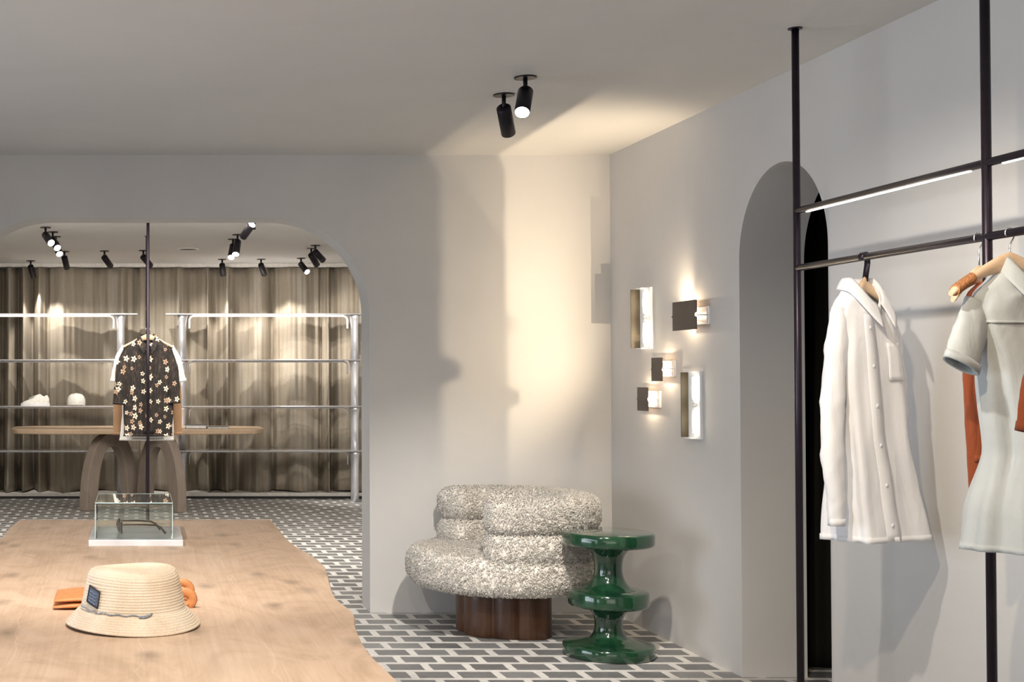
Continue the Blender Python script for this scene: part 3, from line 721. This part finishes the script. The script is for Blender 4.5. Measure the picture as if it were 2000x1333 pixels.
# sneaker and cap
ps = P(70, 793, z=zs[2]); ps.y = YS + .08; ps.x = P(70, 793, Y=ps.y).x
t = empty('sneaker', (ps.x, ps.y, zs[2]), 'white low sneaker on the left shelf beside the cap', 'shoe')
rows = []
for i in range(25):
    u = i / 24; x = -.15 + .29 * u
    h = interp([(0, .028), (.12, .05), (.35, .075), (.55, .115), (.66, .125), (.8, .098), (.93, .115), (1, .075)], u)[0]
    wv = interp([(0, .018), (.15, .045), (.4, .05), (.7, .036), (.9, .036), (1, .02)], u)[0]
    rows.append([(x, wv * math.cos(k) * (.8 if math.sin(k) > .5 else 1), .02 + (h - .02) * max(0, math.sin(k)) ** .7) for k in np.linspace(0, math.pi, 12)])
MB().grid(rows, caps=True).build('upper', M['sneaker'], t)
rows = []
for i in range(25):
    u = i / 24; x = -.155 + .30 * u; wv = interp([(0, .018), (.1, .042), (.35, .054), (.7, .042), (.92, .042), (1, .02)], u)[0]
    rows.append([(x, -wv, 0), (x, wv, 0), (x, wv, .026), (x, -wv, .026)])
MB().grid(rows, closed_u=True, caps=True, smooth=False).build('sole', M['white'], t)
MB().tube([(.0, .0, .105), (-.02, -.02, .1), (-.04, .02, .09), (-.06, -.02, .08), (-.08, .02, .07)], .004, 6).build('laces', M['paper'], t)
pk = P(149, 794, Y=YS + .12)
t = empty('baseball_cap', (pk.x, YS + .12, zs[2]), 'white cap with a short brim on the left shelf, right of the sneaker', 'cap')
rows = [[(r * math.cos(k), r * math.sin(k), z) for k in np.linspace(0, 2 * math.pi, 36, endpoint=False)] for r, z in ((.092, .0), (.096, .03), (.092, .07), (.078, .10), (.06, .118), (.03, .126), (.001, .128))]
MB().grid(rows, closed_u=True).build('crown', M['sneaker'], t, solid=.002)
rows = [[(.085 * math.cos(k) * (1 + .05 * q), -.03 + -.085 * math.sin(k) * (1 + .3 * q), .012 - .004 * q + .012 * math.sin(k)) for k in np.linspace(R(20), R(160), 20)] for q in (0, 1, 2)]
MB().grid(rows).build('brim', M['sneaker'], t, solid=.003)
MB().lathe([(.001, .126), (.008, .128), (.006, .133), (.001, .134)], 12, cap=False).build('top_button', M['sneaker'], t)

# ------------------------------------------------------------ back table
YT = P(160, 1000, z=0).y; ZT = P(160, 839, Y=YT + .0).z
pl = P(15, 845, Y=YT); prr = P(522, 845, Y=YT)
t = empty('oak_display_table', ((pl.x + prr.x) / 2, YT + .45, 0), 'long oak table on two grey arched legs in the back room', 'table')
cx = (pl.x + prr.x) / 2; hwid = (prr.x - pl.x) / 2
rnd = random.Random(3); outl = []
for k in range(60):
    th = 2 * math.pi * k / 60; c, s = math.cos(th), math.sin(th)
    outl.append((hwid * math.copysign(abs(c) ** .42, c) * (1 + .006 * math.sin(5 * th)), .47 * math.copysign(abs(s) ** .35, s) * (1 + .02 * math.sin(9 * th + 1))))
b = MB(); n = 60
b.add([(x, y, ZT) for x, y in outl] + [(x * .985, y * .97, ZT - .05) for x, y in outl],
      [tuple(range(n)), tuple(n + k for k in reversed(range(n)))] + [(k, n + k, n + (k + 1) % n, (k + 1) % n) for k in range(n)])
b.build('tabletop', M['oakback'], t, bevel=.008)
def arch_leg(p0, p1, name='arched_leg'):
    p0 = Vector((p0[0], p0[1], 0)); p1 = Vector((p1[0], p1[1], 0)); d = p1 - p0; L = d.length; d.normalize(); nrm = Vector((-d.y, d.x, 0)) * .05
    H = ZT - .052; W = .165
    out = [(0, 0)] + [(L / 2 - (L / 2) * math.cos(a) ** .8 if math.cos(a) > 0 else L / 2, H * math.sin(a) ** .9) for a in np.linspace(.05, math.pi / 2, 18)]
    out += [(L - x, z) for x, z in reversed(out[:-1])]
    li = L / 2 - W; Hi = H - .13
    inn = [(W, 0)] + [(L / 2 - li * math.cos(a) ** .8 if math.cos(a) > 0 else L / 2, Hi * math.sin(a) ** .9) for a in np.linspace(.05, math.pi / 2, 18)]
    inn += [(L - x, z) for x, z in reversed(inn[:-1])]
    poly = out + list(reversed(inn))
    # build as strips so that the arch is clean
    b = MB(); m = len(out); vs = []
    for (x, z), (xi, zi) in zip(out, inn):
        for s in (-1, 1):
            vs.append(p0 + d * x + Vector((0, 0, z)) + nrm * s); vs.append(p0 + d * xi + Vector((0, 0, zi)) + nrm * s)
    fs = []
    for i in range(m - 1):
        a = i * 4; c = a + 4
        fs += [(a, c, c + 1, a + 1), (a + 2, a + 3, c + 3, c + 2), (a, a + 2, c + 2, c), (a + 1, c + 1, c + 3, a + 3)]
    fs += [(0, 1, 3, 2), ((m - 1) * 4, (m - 1) * 4 + 2, (m - 1) * 4 + 3, (m - 1) * 4 + 1)]
    b.add(vs, fs); return b.build(name, M['greywood'], t, bevel=.006)
f0 = P(162, 1000, z=0); f1 = P(262, 973, z=0); g0 = P(357, 1003, z=0); g1 = P(283, 976, z=0)
T0 = Vector(t.location)
f0.y += .05; g0.y += .05
xl = f0.x - T0.x; xr = g0.x - T0.x
arch_leg((xl, f0.y - T0.y), (xl + .50, f0.y - T0.y + .62)); arch_leg((xr, g0.y - T0.y), (xr - .40, g0.y - T0.y + .62))
pb = P(402, 837, z=ZT)
for nm, c, s, z, m, lab in (('magazine', (pb.x - .10, YT + .3), (.20, .26, .035), .0175, M['paper'], 'pale thick closed book lying on the back oak table'),
                            ('magazine', (pb.x + .12, YT + .32), (.22, .26, .014), .007, M['books'], 'thin dark book lying flat on the back oak table, right of the pale one')):
    e = empty(nm.replace('magazine', 'book'), (c[0], c[1], ZT), lab, 'book', 'books on the back table')
    MB().box((0, 0, z), (s[0] - .01, s[1] - .01, s[2] * .8)).build('pages', M['paper'], e)
    MB().box((0, 0, s[2] * .95), (s[0], s[1], s[2] * .1)).box((0, 0, s[2] * .05), (s[0], s[1], s[2] * .1)).build('cover', M['books'], e)

# ------------------------------------------------------------ foreground table
TZ = .72
rightpx = [(527, 1015), (541, 1030), (558, 1052), (580, 1070), (604, 1083), (628, 1102), (638, 1120), (644, 1145), (655, 1170), (680, 1190), (691, 1204), (692, 1222), (703, 1250), (722, 1280), (750, 1307), (776, 1333)]
right = [P(x, y, z=TZ) for x, y in rightpx]
right = [(p.x, p.y) for p in right] + [(.50, 2.35), (.53, 2.1), (.51, 1.85), (.50, 1.6)]
leftpx = [(38, 1016), (20, 1032), (2, 1052)]
left = [(P(x, y, z=TZ).x, P(x, y, z=TZ).y) for x, y in leftpx] + [(-.51, 4.5), (-.55, 4.2), (-.53, 3.9), (-.56, 3.5), (-.53, 3.1), (-.50, 2.7), (-.52, 2.3), (-.50, 1.6)]
def dens(pts, n=5):
    o = []
    for i in range(len(pts) - 1):
        p0, p1, p2, p3 = pts[max(i - 1, 0)], pts[i], pts[i + 1], pts[min(i + 2, len(pts) - 1)]
        for k in range(n):
            u = k / n
            o.append(tuple(.5 * (2 * p1[c] + (p2[c] - p0[c]) * u + (2 * p0[c] - 5 * p1[c] + 4 * p2[c] - p3[c]) * u * u + (3 * p1[c] - p0[c] - 3 * p2[c] + p3[c]) * u ** 3) for c in (0, 1)))
    return o + [pts[-1]]
r_ = dens(right); l_ = dens(left)
far = [(lerp(left[0][0], right[0][0], k / 8), left[0][1] + .012 * math.sin(k * 1.3)) for k in range(1, 8)]
outl = l_[::-1] + far + r_
t = empty('live_edge_table', (0, 3.4, 0), 'large pale wood table with wavy natural edges in the foreground', 'table')
outl = [(x, y - 3.4) for x, y in outl]
n = len(outl); cxm = sum(p[0] for p in outl) / n
def inset(p, q): return (p[0] * (1 - q), p[1] * (1 - q * .5))
rings = [([p for p in outl], TZ), ([inset(p, -.006) for p in outl], TZ - .006), ([inset(p, .0) for p in outl], TZ - .045), ([inset(p, .03) for p in outl], TZ - .058)]
b = MB(); vs = [(x, y, z) for rg, z in rings for x, y in rg]; fs = [tuple(range(n)), tuple(3 * n + k for k in reversed(range(n)))]
for j in range(3):
    fs += [(j * n + k, (j + 1) * n + k, (j + 1) * n + (k + 1) % n, j * n + (k + 1) % n) for k in range(n)]
b.add(vs, fs); b.build('tabletop', M['oak'], t)
for y in (-1.2, 1.3):
    MB().box((0, y, (TZ - .058) / 2), (.7, .08, TZ - .058)).build('slab_leg', M['oak'], t, bevel=.006)

# glass case with sunglasses
pc0 = P(265, 1068, z=TZ); px1 = P(358, 1068, z=TZ).x; px0 = P(173, 1068, z=TZ).x
YC0 = pc0.y; CD = .42
t = empty('glass_display_case', ((px0 + px1) / 2, YC0 + CD / 2, TZ), 'small clear glass display case on a pale tray, holding sunglasses', 'display case')
Wt = px1 - px0
MB().box((0, 0, .011), (Wt, CD, .022)).build('tray', M['marble'], t, bevel=.002)
gx0 = P(186, 1053, Y=YC0 + .03).x - t.location.x; gx1 = P(337, 1053, Y=YC0 + .03).x - t.location.x; gy0 = -CD / 2 + .03; gy1 = CD / 2 - .03; Hg = .118; th = .005
zb = .0225
gxc = (gx0 + gx1) / 2; gw = gx1 - gx0; gyc = (gy0 + gy1) / 2; gd = gy1 - gy0
for nm, c, s in (('front_pane', (gxc, gy0 + th / 2, zb + Hg / 2), (gw, th, Hg)), ('rear_pane', (gxc, gy1 - th / 2, zb + Hg / 2), (gw, th, Hg)),
                 ('side_pane', (gx0 + th / 2, gyc, zb + Hg / 2), (th, gd - 2 * th - .001, Hg)), ('side_pane', (gx1 - th / 2, gyc, zb + Hg / 2), (th, gd - 2 * th - .001, Hg)),
                 ('top_pane', (gxc, gyc, zb + Hg + th / 2 + .0005), (gw, gd, th))):
    MB().box(c, s).build(nm, M['glass'], t, bevel=.0006)
M['edge'] = plain('polished_glass_edge', (.55, .74, .74), .15, 0, .1)
e = MB()
for x, y in ((gx0, gy0), (gx1, gy0), (gx0, gy1), (gx1, gy1)):
    e.box((x, y, zb + Hg / 2), (.002, .002, Hg))
for z in (zb + Hg + th,):
    e.box((gxc, gy0, z), (gw, .002, .003)).box((gxc, gy1, z), (gw, .002, .002)).box((gx0, gyc, z), (.002, gd, .002)).box((gx1, gyc, z), (.002, gd, .002))
e.build('glass_edges', M['edge'], t)
ZG = TZ + .0225
MB_ = MB()
sg = empty('sunglasses', (P(275, 1030, Y=YC0 + .2).x, YC0 + .20, ZG), 'dark sunglasses lying inside the glass case', 'eyewear', rz=R(8))
# front frame faces -X, temples run to +X
def lens_ring(yc):
    return [(-.078 + .004 * abs(math.sin(k)), yc + .026 * math.cos(k), .026 + .021 * math.sin(k) * (1 if math.sin(k) > 0 else 1.0)) for k in np.linspace(0, 2 * math.pi, 28)]
for s in (-1, 1):
    MB().tube(lens_ring(s * .034), .0034, 8, caps=False).build('rim', M['eyewear'], sg)
    MB().grid([[Vector((-.077, s * .034 + .025 * q * math.cos(k), .026 + .020 * q * math.sin(k))) for k in np.linspace(0, 2 * math.pi, 24, endpoint=False)] for q in (.02, 1)], closed_u=True).build('lens', M['lens_off'], sg)
    MB().tube([(-.078, s * .062, .036), (-.06, s * .066, .038), (-.0, s * .066, .037), (.045, s * .064, .034), (.062, s * .062, .026), (.08, s * .06, .004)], lambda u: .0026 + .0016 * u, 8).build('temple', M['eyewear'], sg)
MB().tube([(-.078, -.010, .032), (-.080, 0, .036), (-.078, .010, .032)], .003, 8).build('bridge', M['eyewear'], sg)

# straw hat
HY = 3.125; hp = P(260, 1190, Y=HY)
t = empty('straw_bucket_hat', (hp.x, HY, TZ + .001), 'natural straw bucket hat with a dark square patch on the foreground table', 'hat')
sc_ = .157
def hat_pt(r, z, k, dip=1):
    return (r * math.cos(k), r * math.sin(k), z)
prof_c = [(.122, .040), (.119, .052), (.116, .066), (.113, .080), (.110, .094), (.107, .108), (.104, .118), (.099, .126), (.090, .131), (.076, .132), (.05, .129), (.02, .127), (.0008, .127)]
def ribs(prof, step=.0064, amp=.0011):
    out = []; L = 0; seq = []
    for a, b_ in zip(prof, prof[1:]):
        n_ = max(2, int(math.dist(a, b_) / (step / 4)))
        for k in range(n_): seq.append((lerp(a[0], b_[0], k / n_), lerp(a[1], b_[1], k / n_)))
    seq.append(prof[-1]); L = 0; prev = seq[0]
    for i, p in enumerate(seq):
        L += math.dist(p, prev); prev = p
        q = seq[min(i + 1, len(seq) - 1)]; o_ = seq[max(i - 1, 0)]
        dx, dz = q[0] - o_[0], q[1] - o_[1]; l_ = math.hypot(dx, dz) or 1
        k = amp * math.sin(2 * math.pi * L / step)
        out.append((max(.0006, p[0] + k * dz / l_), p[1] - k * dx / l_))
    return out
def hat_grid(prof):
    return [[(r * math.cos(k) * (1 + .012 * math.sin(3 * k)), r * math.sin(k), z + (.003 * math.sin(2 * k + .6) * (1 if z > .1 else .3) if r > .06 else 0)) for k in np.linspace(0, 2 * math.pi, 90, endpoint=False)] for r, z in ribs(prof)]
MB().grid(hat_grid(prof_c), closed_u=True).build('crown', M['straw'], t, solid=.002)
MB().grid([[(r * math.cos(k), r * math.sin(k), z + .0035 * math.sin(2 * k + .8) * (r - .12) / .037 + .001) for k in np.linspace(0, 2 * math.pi, 90, endpoint=False)] for r, z in ribs([(.121, .041), (.130, .034), (.142, .021), (.151, .010), (.157, .003)])], closed_u=True).build('brim', M['straw'], t, solid=.002)
def on_crown(k, z, off=.003):
    r = interp([(zz, rr) for rr, zz in prof_c[:8]], z)[0] + off
    return Vector((r * math.cos(k) * (1 + .012 * math.sin(3 * k)), r * math.sin(k), z + .0018 * math.sin(2 * k + .6)))
ka, kb = R(-152), R(-131)
ptc = MB().grid([[on_crown(lerp(ka, kb, i / 8), lerp(.058, .094, j / 8) - .010 * i / 8 + .004, .0035) for i in range(9)] for j in range(9)]).build('patch', M['labelm'], t, solid=.0015)
bd = MB(); 
loop = [on_crown(lerp(ka, kb, i / 8), .058 - .010 * i / 8 + .004, .0045) for i in range(9)] + [on_crown(kb, lerp(.048, .084, j / 8) + .004, .0045) for j in range(9)] + [on_crown(lerp(kb, ka, i / 8), .094 - .010 * (1 - i / 8) + .004, .0045) for i in range(9)] + [on_crown(ka, lerp(.094, .058, j / 8) + .004, .0045) for j in range(9)]
bd.tube(loop, .0016, 6).build('patch_border', M['skirt'], ptc)
M['patchmark'] = plain('pale_patch_print', (.25, .31, .44), .8)
pm = MB()
for j in range(4):
    z = .064 + j * .007
    pm.tube([on_crown(lerp(ka, kb, .18 + .64 * i / 6), z - .010 * (.18 + .64 * i / 6) + .004 + .0012 * math.sin(i * 2.1 + j), .0055) for i in range(7)], .0007, 5)
pm.build('patch_mark', M['patchmark'], ptc)
crd = MB().tube([on_crown(lerp(R(-165), R(-74), i / 30), .043 + .006 * max(0, 1 - i / 8) - .0015 * math.sin(i * 1.2), .005) for i in range(31)], lambda u: .0016 + .0006 * math.sin(u * 90), 7).build('cord', M['cord'], t)
MB().tube([on_crown(R(-84), .040, .008), on_crown(R(-78), .041, .01), on_crown(R(-73), .045, .008), on_crown(R(-70), .048, .007)], .0022, 7).build('cord_knot', M['cord'], crd)

# orange leather pouch under / behind the hat
pp = P(245, 1175, z=TZ + .02)
t = empty('leather_pouch', (P(250, 1190, z=TZ).x, 3.40, TZ + .001), 'orange folded leather pouch lying behind the straw hat', 'pouch')
xL = P(104, 1190, z=TZ).x - t.location.x; xR_ = P(392, 1188, z=TZ).x - t.location.x
def slab(x0, x1, y0, y1, z0, z1, nm):
    rows = []
    for i in range(21):
        u = i / 20; x = lerp(x0, x1, u); e_ = min(1, 5 * min(u + .04, 1.04 - u)) ** .5
        zc = (z0 + z1) / 2; hz = (z1 - z0) / 2
        rows.append([(x, lerp(y0, y1, .5 + .5 * math.copysign(abs(math.cos(k)) ** .5, math.cos(k)) * (.96 + .04 * e_)), max(z0, zc + hz * e_ * math.copysign(abs(math.sin(k)) ** .7, math.sin(k)) + .002 * math.sin(x * 40))) for k in np.linspace(0, 2 * math.pi, 20, endpoint=False)])
    MB().grid(rows, closed_u=True, caps=True).build(nm, M['leather'], t)
slab(xL, xL + .26, -.085, .10, 0, .015, 'lower_fold'); slab(xL + .002, xL + .26, -.082, .095, .0155, .030, 'upper_fold')
slab(.08, xR_ - .03, -.06, .06, .0, .02, 'strap_end')
MB().tube([(xR_ - .04 + .0 + .020 * math.cos(k), -.05, .022 + .018 * math.sin(k)) for k in np.linspace(R(200), R(-120), 16)], .0045, 8, flat=2.6).build('strap_loop', M['leather'], t)
MB().tube([(xR_ - .045 + .024 * math.cos(k), .05, .028 + .020 * math.sin(k)) for k in np.linspace(R(200), R(-100), 16)], .004, 8, flat=2.6).build('strap_loop', M['leather'], t)
MB().tube([(xR_ - .10, -.02, .03), (xR_ - .06, -.01, .034), (xR_ - .03, .0, .03), (xR_ - .018, 0, .02)], .004, 8, flat=1.6).build('dark_tie', M['eyewear'], t)

# ------------------------------------------------------------ green side table
gb = P(1189, 1278, z=0)
t = empty('green_pedestal_table', (gb.x * .995, gb.y * .995, 0), 'glossy green turned pedestal table beside the boucle chair', 'side table')
def lat(prof, nm, n=72): MB().lathe(prof, n, smooth=True).build(nm, M['green'], t)
s_ = .01
lat([(.195, 0), (.203, .004), (.207, .012), (.207, .048), (.203, .055), (.196, .058), (.16, .064), (.12, .072), (.09, .082)], 'base_disc')
def neck(za, zb, r0, r1, rm):
    o = []
    for k in range(25):
        u = k / 24; c = abs(2 * u - 1); base = lerp(r0, r1, u)
        o.append((rm + (base - rm) * (1 - math.sqrt(max(0, 1 - c ** 2.4))) if c < 1 else base, lerp(za, zb, u)))
    return o
lat(neck(.058, .235, .15, .15, .063), 'lower_neck')
lat([(.15, .228), (.172, .232), (.180, .239), (.181, .247), (.181, .292), (.178, .300), (.168, .305), (.14, .309)], 'middle_disc')
lat(neck(.303, .520, .15, .165, .063), 'upper_neck')
lat([(.16, .512), (.197, .515), (.205, .521), (.207, .528), (.207, .568), (.203, .575), (.193, .578), (.001, .578)], 'top_disc')

# ------------------------------------------------------------ boucle armchair
cb = P(981, 1243, z=0); CX, CY = 1.862, 6.82
t = empty('boucle_armchair', (CX, CY, 0), 'cream shaggy boucle armchair with rolled back on a dark wooden base', 'armchair')
# wooden base: fused round logs
lob = [(R(a), .135, rr) for a, rr in ((-150, .095), (-95, .085), (-50, .125), (0, .10), (50, .11), (105, .1), (160, .1))]
lob = [(d * math.cos(a), d * math.sin(a), rr) for a, d, rr in lob]
ol = []
for k in range(220):
    th = 2 * math.pi * k / 220; c, s = math.cos(th), math.sin(th); best = .1
    for x, y, rr in lob:
        bq = x * c + y * s; q = bq * bq - (x * x + y * y - rr * rr)
        if q > 0: best = max(best, bq + math.sqrt(q))
    ol.append((best * c, best * s))
n = len(ol); b = MB()
zr = [0, .004, .06, .12, .18, .262]
vs = [(x * (1 - (.01 if z == 0 else 0)), y * (1 - (.01 if z == 0 else 0)), z) for z in zr for x, y in ol]
fs = [tuple(reversed(range(n))), tuple((len(zr) - 1) * n + k for k in range(n))]
b.add(vs, fs)
m_ = len(zr)
for j in range(m_ - 1):
    for k in range(n):
        b.f.append((j * n + k, j * n + (k + 1) % n, (j + 1) * n + (k + 1) % n, (j + 1) * n + k)); b.sm.append(True)
b.build('log_base', M['walnut'], t)

rng = np.random.default_rng(8)
def furry(surf, nu, nv, name, ntuft, closed_v=True, length=.017, rad=.0031):
    """surf(u,v)->Vector for u,v in [0,1); lumpy base with curled tufts"""
    P0 = np.array([[surf(i / nu, j / nv) for j in range(nv)] for i in range(nu + 1)])
    du = np.gradient(P0, axis=0); dv = (np.roll(P0, -1, 1) - np.roll(P0, 1, 1))
    nn = np.cross(du, dv); L = np.linalg.norm(nn, axis=2, keepdims=True); nn = nn / np.maximum(L, 1e-9)
    cen = P0.mean(axis=1, keepdims=True)
    sg_ = np.sign(((P0 - cen) * nn).sum(axis=2, keepdims=True)); med = np.sign(np.median(sg_)) or 1; nn = nn * med
    area = L[..., 0]
    lump = rng.normal(0, .003, P0.shape[:2])[..., None]
    B = P0 + nn * (lump - .003)
    b = MB(); b.grid([[Vector(p) for p in row] for row in B], closed_u=True, caps=True)
    w_ = area[:-1].ravel(); w_ = w_ / w_.sum(); idx = rng.choice(len(w_), ntuft, p=w_)
    fu = rng.random(ntuft); fv = rng.random(ntuft)
    i = idx // nv; j = idx % nv
    def bil(A):
        a = A[i, j]; c = A[i + 1, j]; d = A[i, (j + 1) % nv]
        return a + (c - a) * fu[:, None] + (d - a) * fv[:, None]
    p = bil(P0); nm = bil(nn); nm /= np.maximum(np.linalg.norm(nm, axis=1, keepdims=True), 1e-9)
    rd = rng.normal(size=(ntuft, 3)); tg = rd - (rd * nm).sum(1, keepdims=True) * nm; tg /= np.linalg.norm(tg, axis=1, keepdims=True)
    bt = np.cross(nm, tg)
    ln = length * rng.uniform(.6, 1.25, (ntuft, 1)); rr = rad * rng.uniform(.7, 1.3, (ntuft, 1))
    # curl: four rings climbing and bending over
    cs = [(-.2, 0, 1.0), (.35, .10, 1.1), (.62, .45, .9), (.45, .85, .35)]
    V = []
    for a, c, q in cs:
        ctr = p + nm * ln * a + tg * ln * c
        for k in range(3):
            an = 2 * math.pi * k / 3
            V.append(ctr + (nm * math.cos(an) * (c * 1.0) + tg * math.cos(an) * (1 - c) + bt * math.sin(an)) * rr * q)
    V = np.stack(V, 1).reshape(-1, 3)
    base = len(b.v); b.v += [tuple(x) for x in V.tolist()]
    pat = []
    for s in range(3):
        for k in range(3):
            k2 = (k + 1) % 3; pat.append((s * 3 + k, s * 3 + k2, (s + 1) * 3 + k2, (s + 1) * 3 + k))
    for m_ in range(ntuft):
        o_ = base + m_ * 12
        b.f += [tuple(o_ + q for q in f) for f in pat]
    b.sm += [True] * (9 * ntuft)
    me = bpy.data.meshes.new(name); me.from_pydata(b.v, [], b.f); me.polygons.foreach_set('use_smooth', b.sm); me.update()
    o = bpy.data.objects.new(name, me); COL.objects.link(o); o.parent = t; me.materials.append(M['fur']); return o
def seat_s(u, v):
    # u: profile from bottom centre to top centre, v: around
    a = -math.pi / 2 + math.pi * u; th = 2 * math.pi * v
    c, s = math.cos(a), math.sin(a)
    r = .375 * min(1, u * 6, (1 - u) * 6) + .105 * max(0, c) ** .75 if True else 0
    hz = .098 * math.copysign(abs(s) ** .8, s)
    if u > .8: hz -= .012 * (u - .8) / .2
    r = max(.003, r) * (1 + .012 * math.sin(3 * th + 1))
    return (r * math.cos(th), r * math.sin(th), .338 + hz)
furry(seat_s, 44, 130, 'seat_cushion', 21000)
def roll_s(zc, hr, hz, a0, a1, Rm):
    def f(u, v):
        e = .055
        cap = math.sqrt(max(.0, 1 - (1 - min(1, u / e, (1 - u) / e)) ** 2.8)); cap = max(.02, cap)
        ang = lerp(a0, a1, u); k = 2 * math.pi * v; c, s = math.cos(k), math.sin(k)
        r = Rm + hr * cap * math.copysign(abs(c) ** .68, c)
        return (r * math.cos(ang), r * math.sin(ang), zc + hz * cap * math.copysign(abs(s) ** .68, s))
    return f
furry(roll_s(.622, .098, .084, R(-118), R(126), .372), 120, 40, 'backrest_roll', 17000)
furry(roll_s(.468, .100, .082, R(-118), R(126), .372), 120, 40, 'backrest_roll', 15000)
